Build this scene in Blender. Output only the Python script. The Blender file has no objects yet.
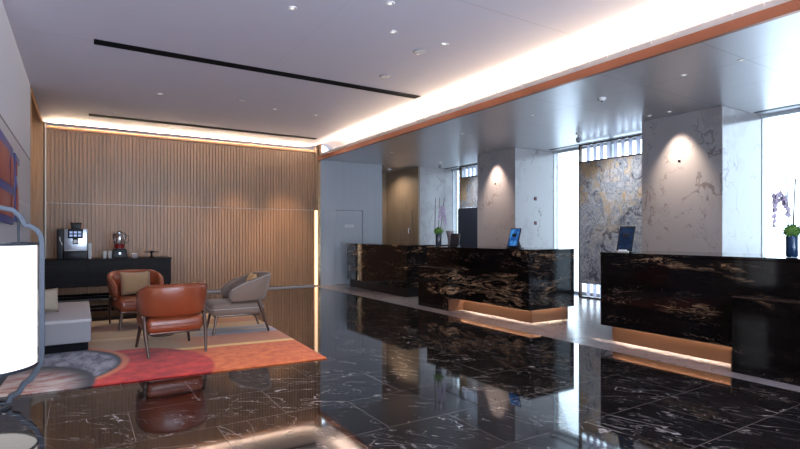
import bpy, bmesh, math, random
from mathutils import Vector, Matrix
random.seed(7)
S = bpy.context.scene
COL = S.collection
R = math.radians
PI = math.pi

# ------------------------------------------------------------------ camera, world, sun, exposure
AZ = math.atan(320 / 511)                  # the view turns this far to the right of the room's long axis
cd = bpy.data.cameras.new('camera'); cam = bpy.data.objects.new('camera', cd); COL.objects.link(cam)
cam.location = (0, 0, 1.35); cam.rotation_euler = (PI / 2, 0, -AZ)
cd.sensor_width = 36; cd.lens = 511 / 800 * 36; cd.shift_y = 10.5 / 800
cd.clip_start = .05; cd.clip_end = 200
S.camera = cam
S.view_settings.view_transform = 'Standard'; S.view_settings.look = 'None'
S.view_settings.gamma = 1; S.view_settings.use_curve_mapping = False
S.view_settings.exposure = 0.1
S.cycles.max_bounces = 10; S.cycles.glossy_bounces = 6; S.cycles.transparent_max_bounces = 12
S.cycles.caustics_reflective = False; S.cycles.caustics_refractive = False
S.cycles.sample_clamp_indirect = 6

W = bpy.data.worlds.new('world'); S.world = W; W.use_nodes = True
W.node_tree.nodes['Background'].inputs[0].default_value = (.70, .84, 1, 1)
W.node_tree.nodes['Background'].inputs[1].default_value = 7.0


def area(name, loc, size, power, color, rot=(0, 0, 0), portal=False, spread=180):
    l = bpy.data.lights.new(name, 'AREA'); l.shape = 'RECTANGLE'; l.size, l.size_y = size
    l.energy = power; l.color = color; l.spread = R(spread)
    if portal: l.cycles.is_portal = True
    o = bpy.data.objects.new(name, l); COL.objects.link(o); o.location = loc; o.rotation_euler = rot
    return o


def spot(name, loc, target, power, color, angle, blend=.6, radius=.03):
    l = bpy.data.lights.new(name, 'SPOT'); l.energy = power; l.color = color; l.spot_size = R(angle)
    l.spot_blend = blend; l.shadow_soft_size = radius
    o = bpy.data.objects.new(name, l); COL.objects.link(o); o.location = loc
    o.rotation_euler = (Vector(target) - Vector(loc)).to_track_quat('-Z', 'Y').to_euler()
    return o


WARM = (1, .62, .32); WARMW = (1, .83, .66)
CZ = 3.66     # main ceiling
SZ = 3.35     # lower metal soffit
BY = 12.65    # back wall face
GX = 9.65     # glazing
LX = -.65     # left wall
# daylight portals in the window openings (they only guide sampling of the sky)
area('portal_right', (GX + .1, 4.0, 1.7), (3.3, 16.6), 1, (1, 1, 1), (0, R(90), 0), True)
area('portal_behind', (0, -3.9, 1.8), (9.0, 3.4), 1, (1, 1, 1), (R(90), 0, 0), True)
# concealed cove lighting
area('cove_light_desk', (5.49, 4.0, 3.552), (.04, 15.6), 430, (1, .76, .54), (0, R(132), 0))
area('cove_light_pocket', (5.50, 4.0, 3.54), (.04, 15.6), 90, (1, .74, .50), (0, R(200), 0))
area('cove_light_back', (2.34, BY - .022, 3.538), (5.75, .03), 300, (1, .74, .50), (R(-127), 0, 0))
# added fill lamp outside the unseen entrance glazing, tilted up to brighten the ceiling
area('fill_entrance', (0, -4.6, 1.2), (10, 2.6), 1450, (.74, .80, 1), (R(138), 0, 0), spread=120)

# ------------------------------------------------------------------ node helpers
class G:
    def __init__(s, name):
        s.m = bpy.data.materials.new(name); s.m.use_nodes = True; s.t = s.m.node_tree
        s.b = s.t.nodes['Principled BSDF']; s.out = s.t.nodes['Material Output']
    def n(s, typ, **k):
        o = s.t.nodes.new(typ)
        for a, b in k.items(): setattr(o, a, b)
        return o
    def put(s, sock, v):
        if isinstance(v, (int, float)): sock.default_value = v
        elif isinstance(v, (tuple, list)):
            sock.default_value = tuple(v) if len(sock.default_value) == len(v) else tuple(v) + (1,)
        else: s.t.links.new(v, sock)
    def op(s, o, a, b=None, c=None):
        q = s.n('ShaderNodeMath', operation=o)
        for i, v in enumerate((a, b, c)):
            if v is not None: s.put(q.inputs[i], v)
        return q.outputs[0]
    def vop(s, o, a, b=None, sc=None):
        q = s.n('ShaderNodeVectorMath', operation=o); s.put(q.inputs[0], a)
        if b is not None: s.put(q.inputs[1], b)
        if sc is not None: s.put(q.inputs[3], sc)
        return q.outputs[0]
    def pos(s): return s.n('ShaderNodeNewGeometry').outputs['Position']
    def obj(s): return s.n('ShaderNodeTexCoord').outputs['Object']
    def sep(s, v):
        q = s.n('ShaderNodeSeparateXYZ'); s.put(q.inputs[0], v); return q.outputs
    def comb(s, x, y, z):
        q = s.n('ShaderNodeCombineXYZ')
        for i, v in enumerate((x, y, z)): s.put(q.inputs[i], v)
        return q.outputs[0]
    def noise(s, v, scale=1, detail=4, rough=.55, dist=0, col=False):
        q = s.n('ShaderNodeTexNoise'); s.put(q.inputs['Vector'], v)
        for k, x in (('Scale', scale), ('Detail', detail), ('Roughness', rough), ('Distortion', dist)): q.inputs[k].default_value = x
        return q.outputs['Color' if col else 'Fac']
    def step(s, v, a, b, lo=0, hi=1):
        q = s.n('ShaderNodeMapRange', interpolation_type='SMOOTHSTEP'); s.put(q.inputs[0], v)
        for i, x in enumerate((a, b, lo, hi)): s.put(q.inputs[i + 1], x)
        return q.outputs[0]
    def ridge(s, v, w): return s.step(s.op('ABSOLUTE', s.op('SUBTRACT', v, .5)), 0, w, 1, 0)
    def mix(s, f, a, b):
        q = s.n('ShaderNodeMix', data_type='RGBA'); s.put(q.inputs[0], f); s.put(q.inputs[6], a); s.put(q.inputs[7], b)
        return q.outputs[2]
    def set(s, **k):
        names = dict(col='Base Color', rough='Roughness', metal='Metallic', spec='Specular IOR Level', coat='Coat Weight',
                     coatr='Coat Roughness', emit='Emission Color', es='Emission Strength', tr='Transmission Weight', ior='IOR',
                     sheen='Sheen Weight', alpha='Alpha', aniso='Anisotropic')
        for a, v in k.items(): s.put(s.b.inputs[names[a]], v)
        return s
    def bump(s, h, strength=.3, dist=.01):
        q = s.n('ShaderNodeBump'); q.inputs['Strength'].default_value = strength; q.inputs['Distance'].default_value = dist
        s.put(q.inputs['Height'], h); s.t.links.new(q.outputs[0], s.b.inputs['Normal']); return s


def plain(name, col, rough=.5, metal=0, var=.12, scale=30, **k):
    g = G(name); f = g.noise(g.obj(), scale, 3)
    a = tuple(c * (1 - var) for c in col); b = tuple(min(1, c * (1 + var)) for c in col)
    return g.set(col=g.mix(f, a, b), rough=rough, metal=metal, **k).m


def emitter(name, col, strength):
    return G(name).set(col=(.8, .8, .8), emit=col, es=strength).m


def line(g, c, pitch, off, w):
    """1 on a joint line repeated every pitch along coordinate c"""
    f = g.op('FRACT', g.op('DIVIDE', g.op('SUBTRACT', c, off), pitch))
    d = g.op('MULTIPLY', g.op('MINIMUM', f, g.op('SUBTRACT', 1, f)), pitch)
    return g.op('LESS_THAN', d, w)


M = {}
# dark veined floor tiles, half-offset rows 1.02 x 0.66 m
g = G('dark_marble_tiles'); x, y, z = g.sep(g.pos())
rowf = g.op('DIVIDE', g.op('SUBTRACT', y, .44), .66); row = g.op('FLOOR', rowf)
xs = g.op('ADD', g.op('DIVIDE', g.op('SUBTRACT', x, .82), 1.02), g.op('MULTIPLY', g.op('FLOORED_MODULO', g.op('ADD', row, 0), 2), .5))
tid = g.op('FLOOR', xs)
wn = g.n('ShaderNodeTexWhiteNoise', noise_dimensions='2D'); g.put(wn.inputs['Vector'], g.comb(tid, row, 0))
off = g.vop('SCALE', wn.outputs['Color'], sc=40.0)
p = g.vop('ADD', g.comb(x, y, 0), off)
rot = g.n('ShaderNodeVectorRotate', rotation_type='Z_AXIS'); g.put(rot.inputs['Vector'], p)
g.put(rot.inputs['Angle'], g.op('ADD', .5, g.op('MULTIPLY', wn.outputs['Value'], .9)))
q = g.vop('MULTIPLY', rot.outputs[0], (.55, 1.7, 1))
warp = g.vop('SCALE', g.noise(q, 1.3, 3, .6, 0, True), sc=.6)
qq = g.vop('ADD', q, warp)
v1 = g.ridge(g.noise(qq, 1.9, 3, .5, .5), .0045)
v2 = g.ridge(g.noise(qq, 4.4, 4, .55, .6), .0065)
msk = g.step(g.noise(p, 1.6, 2), .44, .60); msk2 = g.step(g.noise(p, 2.7, 2), .44, .58)
veins = g.op('ADD', g.op('MULTIPLY', v1, g.op('ADD', .15, msk)), g.op('MULTIPLY', g.op('MULTIPLY', v2, msk2), .8), None)
jx = g.op('FRACT', xs); jx = g.op('MULTIPLY', g.op('MINIMUM', jx, g.op('SUBTRACT', 1, jx)), 1.02)
jy = g.op('FRACT', rowf); jy = g.op('MULTIPLY', g.op('MINIMUM', jy, g.op('SUBTRACT', 1, jy)), .66)
joint = g.op('LESS_THAN', g.op('MINIMUM', jx, jy), .0022)
cloud = g.mix(g.noise(qq, 1.2, 5, .65), (.004, .0032, .0035), (.026, .021, .020))
c = g.mix(g.op('MINIMUM', g.op('MULTIPLY', veins, .8), 1), cloud, (.60, .55, .52))
c = g.mix(g.op('MULTIPLY', joint, .85), c, (.23, .20, .19))
M['floor'] = g.set(col=c, rough=.045, spec=.75, coat=.25, coatr=.03).m


def pale_marble(name, base, vein, tile=None, rough=.12, dens=1.0, scale=1.0):
    g = G(name); p = g.pos(); q = g.vop('MULTIPLY', p, (scale, scale, scale * .8))
    qq = g.vop('ADD', q, g.vop('SCALE', g.noise(q, 1.1, 4, .6, 0, True), sc=.75))
    v = g.op('MULTIPLY', g.ridge(g.noise(qq, .9, 4, .55, .3), .010), g.step(g.noise(p, .9, 2), .46, .60))
    v2 = g.op('MULTIPLY', g.ridge(g.noise(qq, 2.3, 4, .6, .5), .010), g.step(g.noise(p, 1.7, 2), .52, .62))
    v = g.op('ADD', v, g.op('MULTIPLY', g.op('MULTIPLY', g.ridge(g.noise(qq, .7, 5, .65, .4), .05), g.step(g.noise(p, .6, 2), .45, .6)), .35))
    cl = g.mix(g.noise(qq, .8, 5, .6), tuple(k * .90 for k in base), base)
    c = g.mix(g.op('MINIMUM', g.op('MULTIPLY', g.op('ADD', v, v2), .7 * dens), 1), cl, vein)
    if tile:
        xx, yy, zz = g.sep(p)
        j = line(g, zz, tile, .03, .003); c = g.mix(g.op('MULTIPLY', j, .45), c, (.3, .3, .3))
    return g.set(col=c, rough=rough, spec=.5).m


M['column'] = pale_marble('white_grey_marble', (.44, .405, .405), (.17, .135, .13), None, .14, 1.0)
M['pale_floor'] = pale_marble('pale_marble_floor', (.33, .30, .305), (.11, .10, .10), None, .25, 1.4, 2.6)

# black marble with gold veining for the desks
g = G('black_gold_marble'); p = g.pos()
q = g.vop('MULTIPLY', p, (.62, .62, 3.0))
w1 = g.vop('SCALE', g.noise(q, .8, 4, .6, 0, True), sc=1.5); qq = g.vop('ADD', q, w1)
n1 = g.noise(qq, 1.5, 6, .68, .8); n2 = g.noise(qq, 3.1, 5, .6, 1.3)
area_m = g.step(g.noise(q, .85, 3, .6, .8), .52, .66)
gold = g.op('MULTIPLY', g.op('MULTIPLY', g.ridge(n1, .040), area_m), g.step(g.noise(qq, 12, 4), .35, .62, .25, 1))
thin = g.op('MULTIPLY', g.ridge(n2, .007), g.step(g.noise(q, 1.3, 2), .47, .58))
c = g.mix(g.noise(qq, 2, 4), (.0025, .002, .0025), (.009, .006, .0055))
c = g.mix(g.op('MULTIPLY', area_m, .30), c, (.024, .011, .007))
c = g.mix(g.op('MULTIPLY', gold, .95), c, (.60, .36, .20))
c = g.mix(g.op('MULTIPLY', thin, .75), c, (.40, .28, .21))
M['desk'] = g.set(col=c, rough=.06, spec=.16).m

# decorative stone slab in ochre, blue grey and dark swirls
g = G('swirled_stone_slab'); p = g.pos(); q = g.vop('MULTIPLY', p, (1, 1, .8))
qq = g.vop('ADD', q, g.vop('SCALE', g.noise(q, .8, 4, .65, 0, True), sc=2.2))
fine = g.noise(qq, 7, 8, .78, 1.2)
c = g.mix(g.step(fine, .36, .64), (.17, .21, .29), (.62, .62, .63))
c = g.mix(g.op('MULTIPLY', g.op('MULTIPLY', g.step(g.noise(qq, 1.0, 5, .7, .5), .49, .62), g.step(fine, .3, .6, .5, 1)), g.step(g.sep(p)[2], .8, 2.4, .2, .85)), c, (.60, .40, .17))
c = g.mix(g.op('MULTIPLY', g.step(g.noise(qq, 1.3, 8, .75, 1), .53, .62), .85), c, (.05, .055, .08))
c = g.mix(g.op('MULTIPLY', g.ridge(g.noise(qq, 2.6, 6, .7, 1.5), .015), .5), c, (.80, .76, .70))
M['slab'] = g.set(col=c, rough=.18).m


def wood(name, a, b, axis=2, rough=.5, sc=1.0, **k):
    g = G(name); s = [22 * sc, 22 * sc, 22 * sc]; s[axis] = 1.2 * sc
    q = g.vop('MULTIPLY', g.pos(), tuple(s)); f = g.noise(q, 1, 5, .6, .4)
    return g.set(col=g.mix(g.step(f, .3, .7), a, b), rough=rough, **k).bump(f, .12, .003).m


M['rib'] = wood('ribbed_brown_panel', (.245, .142, .078), (.33, .197, .112), 2, .42)
M['portal_wood'] = wood('golden_brown_panel', (.26, .135, .055), (.36, .20, .09), 2, .38)
M['corridor_wood'] = wood('tan_veneer', (.21, .155, .105), (.29, .215, .15), 2, .45)
M['console'] = wood('espresso_veneer', (.007, .005, .006), (.015, .011, .012), 0, .45, spec=.12)

g = G('brushed_metal_soffit'); p = g.pos(); x, y, z = g.sep(p)
f = g.noise(g.vop('MULTIPLY', p, (1.5, 60, 1)), 1, 4)
j = g.op('MAXIMUM', line(g, y, 1.24, .36, .004), line(g, x, 1.06, 5.4, .004))
g.set(col=g.mix(g.op('MULTIPLY', j, .5), g.mix(f, (.60, .585, .60), (.64, .62, .635)), (.10, .10, .11)), metal=.8, rough=.34)
M['soffit'] = g.m
g = G('painted_ceiling'); p = g.pos(); x, y, z = g.sep(p)
j = g.op('MAXIMUM', line(g, y, 3.15, 3.95, .004), g.op('MULTIPLY', line(g, x, 2.9, -.65, .003), .5))
M['ceiling'] = g.set(col=g.mix(g.op('MULTIPLY', j, .55), g.mix(g.noise(p, 3, 3), (.57, .54, .615), (.60, .57, .645)), (.22, .21, .24)), rough=.6).m
g = G('satin_grey_panel'); p = g.pos(); x, y, z = g.sep(p)
f = g.noise(g.vop('MULTIPLY', p, (30, 30, .6)), 1, 3)
j = g.op('MAXIMUM', line(g, g.op('ADD', x, y), .26, 0, .004), line(g, z, 2.02, 0, .0035))
M['grey_panel'] = g.set(col=g.mix(g.op('MULTIPLY', j, .22), g.mix(f, (.38, .395, .42), (.44, .455, .49)), (.15, .15, .16)), metal=.3, rough=.34).m
g = G('pale_wall_panel'); p = g.pos(); x, y, z = g.sep(p)
f = g.noise(g.vop('MULTIPLY', p, (3, 30, 1.2)), 1, 3)
j = line(g, y, 1.22, 9.8, .003)
j2 = g.op('LESS_THAN', g.op('ABSOLUTE', g.op('SUBTRACT', z, 2.5)), .014); j3 = g.op('LESS_THAN', g.op('ABSOLUTE', g.op('SUBTRACT', z, 1.78)), .004)
c = g.mix(f, (.35, .37, .43), (.41, .43, .49)); c = g.mix(g.op('MULTIPLY', j, .3), c, (.2, .2, .22)); c = g.mix(g.op('GREATER_THAN', z, 2.5), c, (.46, .50, .59)); c = g.mix(g.op('MULTIPLY', j2, .9), c, (.05, .05, .06)); c = g.mix(g.op('MULTIPLY', j3, .6), c, (.7, .7, .72))
M['left_wall'] = g.set(col=c, rough=.5, spec=.3).m

M['copper'] = plain('brushed_copper', (.30, .125, .075), .36, .8, .08)
M['bronze_toe'] = plain('bronze_kick_plate', (.12, .058, .032), .42, .5, .06, 12)
M['brass'] = plain('polished_brass', (.78, .52, .30), .22, 1)
M['white_metal'] = plain('white_metal', (.72, .70, .68), .4, 0, .04)
M['plaster'] = plain('plain_plaster', (.5, .49, .5), .7)
M['black'] = plain('matt_black', (.006, .006, .008), .8, spec=.1)
M['slotbrown'] = plain('dark_bronze_slot', (.020, .014, .012), .45)
M['dark_plastic'] = plain('dark_plastic', (.010, .010, .013), .4, spec=.25)
M['grey_plastic'] = plain('grey_plastic', (.30, .30, .32), .4)
M['window_frame'] = plain('white_frame', (.80, .84, .88), .5)
M['silver'] = plain('silver_metal', (.52, .55, .62), .28, .75)
M['lens'] = emitter('lamp_lens', (1, .9, .8), .9)
M['led'] = emitter('warm_led', (1, .80, .60), 90)
M['gold_line'] = emitter('gold_light_line', (1, .60, .30), 1.9)
M['leather'] = (lambda g: g.set(col=g.mix(g.noise(g.obj(), 5, 4, .6), (.18, .036, .013), (.26, .056, .019)), rough=.30, spec=.5, coat=.15, coatr=.25).bump(g.noise(g.obj(), 180, 2), .08, .002).m)(G('rust_leather'))
M['leather_piping'] = plain('dark_rust_piping', (.20, .05, .02), .4)
M['taupe'] = (lambda g: g.set(col=g.mix(g.noise(g.obj(), 260, 2), (.135, .090, .066), (.225, .152, .112)), rough=.75, sheen=.2).bump(g.noise(g.obj(), 300, 2), .2, .002).m)(G('taupe_weave'))
M['taupe_piping'] = plain('light_taupe_piping', (.42, .36, .33), .6)
M['leg'] = plain('dark_bronze_leg', (.10, .062, .050), .30, .75)
M['tan'] = plain('tan_cushion_cloth', (.33, .20, .10), .8, 0, .2, 200, sheen=.2)
M['orange'] = plain('orange_cushion_cloth', (.62, .25, .07), .8, 0, .15, 200)
M['gold_cloth'] = plain('golden_cushion_cloth', (.72, .42, .18), .75, 0, .15, 200)
M['beige'] = plain('beige_cushion_cloth', (.42, .35, .27), .85, 0, .15, 200)
M['sofa_top'] = plain('light_grey_upholstery', (.50, .47, .47), .8, 0, .06, 150)
M['sofa_side'] = plain('mid_grey_upholstery', (.27, .255, .265), .75, 0, .08, 150)
M['table_top'] = plain('cream_stone_top', (.70, .62, .54), .25, 0, .06)
M['frame_steel'] = plain('dark_blue_steel', (.045, .05, .065), .45, .5)
M['paper'] = plain('white_paper', (.82, .80, .78), .6, 0, .03)
M['screen'] = (lambda g: g.set(col=(.01, .02, .05), emit=g.mix(g.step(g.noise(g.obj(), 9, 2), .42, .58), (.006, .06, .24), (.05, .26, .62)), es=.9, rough=.1).m)(G('blue_lit_screen'))
M['screen_dim'] = (lambda g: g.set(col=(.01, .02, .05), emit=g.mix(g.step(g.noise(g.vop('MULTIPLY', g.obj(), (1, 1, 2.2)), 6, 2), .42, .6), (.002, .006, .014), (.035, .08, .15)), es=.2, rough=.15, spec=.15).m)(G('dim_blue_screen'))
M['blue_vase'] = plain('deep_blue_glaze', (.012, .04, .10), .12)
M['dark_vase'] = plain('charcoal_glaze', (.03, .035, .045), .25)
M['mauve_vase'] = plain('mauve_grey_ceramic', (.30, .24, .24), .4)
M['moss'] = plain('green_moss', (.09, .20, .035), .9, 0, .5, 40)
M['twig'] = plain('dark_twig', (.06, .04, .035), .7)
M['petal'] = plain('white_orchid_petal', (.46, .38, .48), .6)
M['red_art'] = plain('brick_red_enamel', (.22, .05, .045), .45)
M['blue_art'] = plain('royal_blue_enamel', (.018, .045, .20), .45)
M['red_liquid'] = plain('red_fruit', (.22, .008, .012), .3)
M['ground'] = plain('pale_plaza_paving', (.55, .56, .58), .7)
g = G('lantern_shade'); M['shade'] = g.set(col=(.9, .9, .9), emit=(1, .97, .95), es=1.15, rough=.6).m
def thin_glass(name, tint, gloss=.10):
    g = G(name); t = g.n('ShaderNodeBsdfTransparent'); t.inputs[0].default_value = tint + (1,)
    gl = g.n('ShaderNodeBsdfGlossy'); gl.inputs['Roughness'].default_value = .03
    lw = g.n('ShaderNodeFresnel'); lw.inputs[0].default_value = 1.45
    mx = g.n('ShaderNodeMixShader'); g.t.links.new(g.op('ADD', g.op('MULTIPLY', lw.outputs[0], .7), gloss * .3), mx.inputs[0])
    g.t.links.new(t.outputs[0], mx.inputs[1]); g.t.links.new(gl.outputs[0], mx.inputs[2]); g.t.links.new(mx.outputs[0], g.out.inputs[0])
    return g.m
g = G('frosted_white_fin'); df = g.n('ShaderNodeBsdfDiffuse'); df.inputs[0].default_value = (.8, .78, .82, 1); tl = g.n('ShaderNodeBsdfTranslucent'); tl.inputs[0].default_value = (.86, .84, .92, 1)
mx = g.n('ShaderNodeMixShader'); mx.inputs[0].default_value = .7; g.t.links.new(df.outputs[0], mx.inputs[1]); g.t.links.new(tl.outputs[0], mx.inputs[2]); g.t.links.new(mx.outputs[0], g.out.inputs[0])
M['fin'] = g.m
M['glass'] = thin_glass('clear_window_glass', (.93, .97, .98))
M['jug'] = thin_glass('clear_jug_plastic', (.72, .70, .72), .5)

# ------------------------------------------------------------------ mesh helpers
class MB:
    def __init__(s): s.bm = bmesh.new()
    def box(s, a, b, mat=None):
        """box between two corners"""
        lo = [min(p, q) for p, q in zip(a, b)]; hi = [max(p, q) for p, q in zip(a, b)]
        v = [s.bm.verts.new((x, y, z)) for x in (lo[0], hi[0]) for y in (lo[1], hi[1]) for z in (lo[2], hi[2])]
        if mat: 
            for k in v: k.co = mat @ k.co
        for f in ((0, 1, 3, 2), (4, 6, 7, 5), (0, 4, 5, 1), (2, 3, 7, 6), (0, 2, 6, 4), (1, 5, 7, 3)):
            s.bm.faces.new([v[i] for i in f])
        return s
    def rings(s, rings, cap=True, close=True):
        vs = [[s.bm.verts.new(p) for p in r] for r in rings]; n = len(rings[0])
        for a, b in zip(vs, vs[1:]):
            for i in range(n if close else n - 1):
                j = (i + 1) % n; s.bm.faces.new((a[i], a[j], b[j], b[i]))
        if cap: s.bm.faces.new(vs[0][::-1]); s.bm.faces.new(vs[-1])
        return s
    def lathe(s, prof, c=(0, 0, 0), n=24):
        return s.rings([[(c[0] + r * math.cos(2 * PI * i / n), c[1] + r * math.sin(2 * PI * i / n), c[2] + z) for i in range(n)] for r, z in prof])
    def tube(s, pts, rad, n=8, flat=1.0):
        pts = [Vector(p) for p in pts]; rr = rad if isinstance(rad, (list, tuple)) else [rad] * len(pts); out = []
        for i, p in enumerate(pts):
            d = (pts[min(i + 1, len(pts) - 1)] - pts[max(i - 1, 0)]).normalized()
            up = Vector((0, 0, 1)) if abs(d.z) < .95 else Vector((1, 0, 0))
            a = d.cross(up).normalized(); b = d.cross(a).normalized()
            out.append([p + a * rr[i] * math.cos(2 * PI * k / n) + b * rr[i] * flat * math.sin(2 * PI * k / n) for k in range(n)])
        return s.rings(out)
    def prism(s, poly, fn, t0, t1):
        """extrude a 2D polygon; fn(u, v, t) gives the 3D point"""
        return s.rings([[fn(u, v, t) for u, v in poly] for t in (t0, t1)])
    def build(s, name, mat, parent=None, smooth=False, bevel=0, seg=3, angle=40):
        bmesh.ops.recalc_face_normals(s.bm, faces=s.bm.faces)
        me = bpy.data.meshes.new(name); s.bm.to_mesh(me); s.bm.free()
        o = bpy.data.objects.new(name, me); COL.objects.link(o)
        me.materials.append(M[mat] if isinstance(mat, str) else mat)
        if smooth:
            me.shade_smooth() if hasattr(me, 'shade_smooth') else None
            if angle < 180:
                try: me.set_sharp_from_angle(angle=R(angle))
                except Exception: pass
        if bevel:
            b = o.modifiers.new('bevel', 'BEVEL'); b.width = bevel; b.segments = seg; b.limit_method = 'ANGLE'
            if seg > 1: me.shade_smooth(); b.harden_normals = False
        if parent: o.parent = parent
        return o


def thing(name, label, cat, loc=(0, 0, 0), rz=0, group=None):
    o = bpy.data.objects.new(name, None); COL.objects.link(o); o.empty_display_size = .1
    o.location = loc; o.rotation_euler = (0, 0, rz); return tag(o, label, cat, group)


def tag(o, label, cat, group=None):
    o['label'] = label; o['category'] = cat
    if group: o['group'] = group
    return o


def struct(o, label=None):
    o['kind'] = 'structure'
    if label: o['label'] = label
    return o


def centre(o):
    """origin of a top-level mesh to the middle of its foot"""
    me = o.data; n = len(me.vertices)
    xs = [v.co.x for v in me.vertices]; ys = [v.co.y for v in me.vertices]; zs = [v.co.z for v in me.vertices]
    c = Vector(((min(xs) + max(xs)) / 2, (min(ys) + max(ys)) / 2, min(zs)))
    me.transform(Matrix.Translation(-c)); o.location = o.location + c
    return o


def dup(root, loc=None, rz=None, label=None, group=None, mats=None):
    r = root.copy(); COL.objects.link(r)
    if loc is not None: r.location = loc
    if rz is not None: r.rotation_euler = (0, 0, rz)
    if label: r['label'] = label
    if group: r['group'] = group
    for ch in list(root.children):
        c = ch.copy(); COL.objects.link(c); c.parent = r
        for gc in list(ch.children):
            d = gc.copy(); COL.objects.link(d); d.parent = c
    return r


# ------------------------------------------------------------------ the setting
struct(MB().box((-5.2, -4.2, -.12), (5.24, 12.9, 0)).build('floor', 'floor'), 'polished dark veined marble floor tiles')
struct(MB().box((5.24, -4.2, -.12), (9.9, 15, 0)).build('floor', 'pale_floor'), 'pale grey veined marble floor along the desks')
struct(MB().box((9.9, -40, -.4), (60, 40, -.15)).build('ground', 'ground'), 'pale paving outside the windows')
struct(MB().box((-60, -40, -.4), (9.9, -4.2, -.15)).build('ground', 'ground'))  # this and the next: unseen ground added to bounce light onto the ceiling
struct(MB().box((-60, -4.2, -.4), (-5.2, 40, -.15)).build('ground', 'ground'))
struct(MB().box((5.4, BY - .02, SZ + .1), (5.46, BY + .3, CZ + .2)).build('trim_8', 'rib'))
struct(MB().box((5.268, BY - .03, 2.0), (5.325, BY + .03, CZ)).build('trim_9', 'rib'))
# main ceiling with a smoothly rising cove at the desk side
prof = [(-5.2, CZ), (4.75, CZ)]
for i in range(1, 9):
    t = i / 8; prof.append((4.75 + .75 * t, CZ + .13 * (1 - math.cos(t * PI / 2))))
for i in range(1, 7):
    t = i / 6 * PI / 2; prof.append((5.5 + .28 * math.sin(t), CZ + .13 - .20 * (1 - math.cos(t))))
prof.append((5.78, 3.47))
poly = prof + [(5.86, 3.47), (5.86, 4.2), (-5.2, 4.2)]
struct(MB().prism(poly, lambda u, v, t: (u, t, v), -4.2, 12.9).build('ceiling', 'ceiling', smooth=True, angle=30), 'pale lavender painted ceiling')
struct(MB().box((5.46, -4.2, SZ), (GX + .25, 15, 3.47)).build('ceiling', 'soffit'), 'lower brushed metal ceiling over the desks')
# back wall structure, ribbed panelling standing off it
struct(MB().box((-5.2, 12.88, -.1), (5.4, 13.05, 4.2)).build('wall_back', 'plaster'), 'wall behind the ribbed panelling')
def ribs(x0, x1, z0, z1, pitch, y=BY, depth=.022):
    n = round((x1 - x0) / pitch); p = (x1 - x0) / n; pts = []
    for i in range(n):
        a = x0 + i * p
        pts += [(a, y + depth), (a + .13 * p, y + depth), (a + .17 * p, y), (a + .83 * p, y), (a + .87 * p, y + depth)]
    pts += [(x1, y + depth), (x1, y + .07), (x0, y + .07)]
    return MB().prism(pts, lambda u, v, t: (u, v, t), z0, z1)
struct(ribs(-.58, 5.266, 2.015, 3.585, .0705).build('wall_back_upper', 'rib'), 'upper ribbed brown wall panelling')
struct(ribs(-.58, 5.266, .05, 2.0, .0705).build('wall_back_lower', 'rib'), 'lower ribbed brown wall panelling')
struct(MB().box((-.58, BY + .012, 2.001), (5.266, BY + .07, 2.010)).build('trim_1', 'table_top'), 'thin pale joint line across the ribbed wall')
struct(MB().box((-.6, BY - .012, 0), (5.266, BY + .07, .032)).build('baseboard_back', 'grey_plastic'), 'thin bright metal skirting under the ribbed wall')
# left wall
struct(MB().box((LX - .15, 5.95, 0), (LX, 9.72, CZ)).build('wall_left', 'left_wall'), 'pale blue grey panelled wall on the left')
struct(MB().box((-5.2, 5.95, 0), (LX - .15, 6.1, CZ)).build('wall_left_return', 'corridor_wood'))
o = MB(); o.box((LX - .15, 9.72, 0), (LX + .01, 9.77, CZ)).box((-2.0, 9.72, 0), (LX - .15, 9.77, CZ))
struct(o.build('trim_2', 'portal_wood'), 'wooden jamb at the end of the left wall')
struct(MB().box((-2.0, 9.72, 0), (-1.9, 12.9, CZ)).build('wall_left_alcove', 'portal_wood'))
struct(MB().box((-2.0, BY, 0), (-.63, 12.8, CZ)).build('wall_back_portal', 'portal_wood'), 'plain golden brown wood panel beside the ribbed wall')
struct(MB().box((-2.0, 9.72, CZ - .02), (LX, 12.8, CZ + .02)).build('ceiling_alcove', 'portal_wood'))
struct(MB().box((LX - .012, 9.72, CZ - .05), (LX + .012, BY, CZ)).build('trim_3', 'brass'))
struct(MB().box((-.605, BY - .02, 0), (-.58, BY + .08, CZ - .02)).build('trim_4', 'table_top'), 'slim brass corner trim at the left of the ribbed wall')
# brass edged portal at the right of the ribbed wall, carrying on as the copper fascia
struct(MB().box((5.325, BY - .06, 0), (5.40, BY + .06, SZ + .10)).build('trim_5', 'brass'), 'tall brass edge at the right of the ribbed wall')
ls = MB().box((5.268, BY - .03, .03), (5.325, BY + .03, 2.0)).build('light_strip', 'gold_line')
tag(centre(ls), 'tall vertical golden light line between the ribbed wall and grey wall', 'light')
struct(MB().box((5.40, -4.2, SZ - .005), (5.46, BY, SZ + .10)).build('trim_6', 'copper'), 'copper edge band of the lower ceiling')
struct(MB().box((-.58, BY - .05, 3.51), (5.26, BY - .042, 3.548)).box((-.58, BY - .05, 3.51), (5.26, BY, 3.516)).build('trim_10', 'rib'), 'slim ledge hiding the cove light over the ribbed wall')
gr = thing('linear_air_grille', 'long white slotted air grille above the copper ceiling band', 'grille', (5.43, 4, SZ + .10))
o = MB()
for k in range(5): o.box((-.03 + .008 * k, -8.2, .004 + k * .016), (-.01 + .008 * k, 8.6, .011 + k * .016))
o.build('grille_blade', 'white_metal', gr)
MB().box((.022, -8.2, 0), (.032, 8.6, .092)).build('backing', 'white_metal', gr)
o = MB()
for k in range(60): MB().box((-.012, -8.2 + k * .28, .002), (.02, -8.195 + k * .28, .086)).build('divider', 'white_metal', gr)
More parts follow.
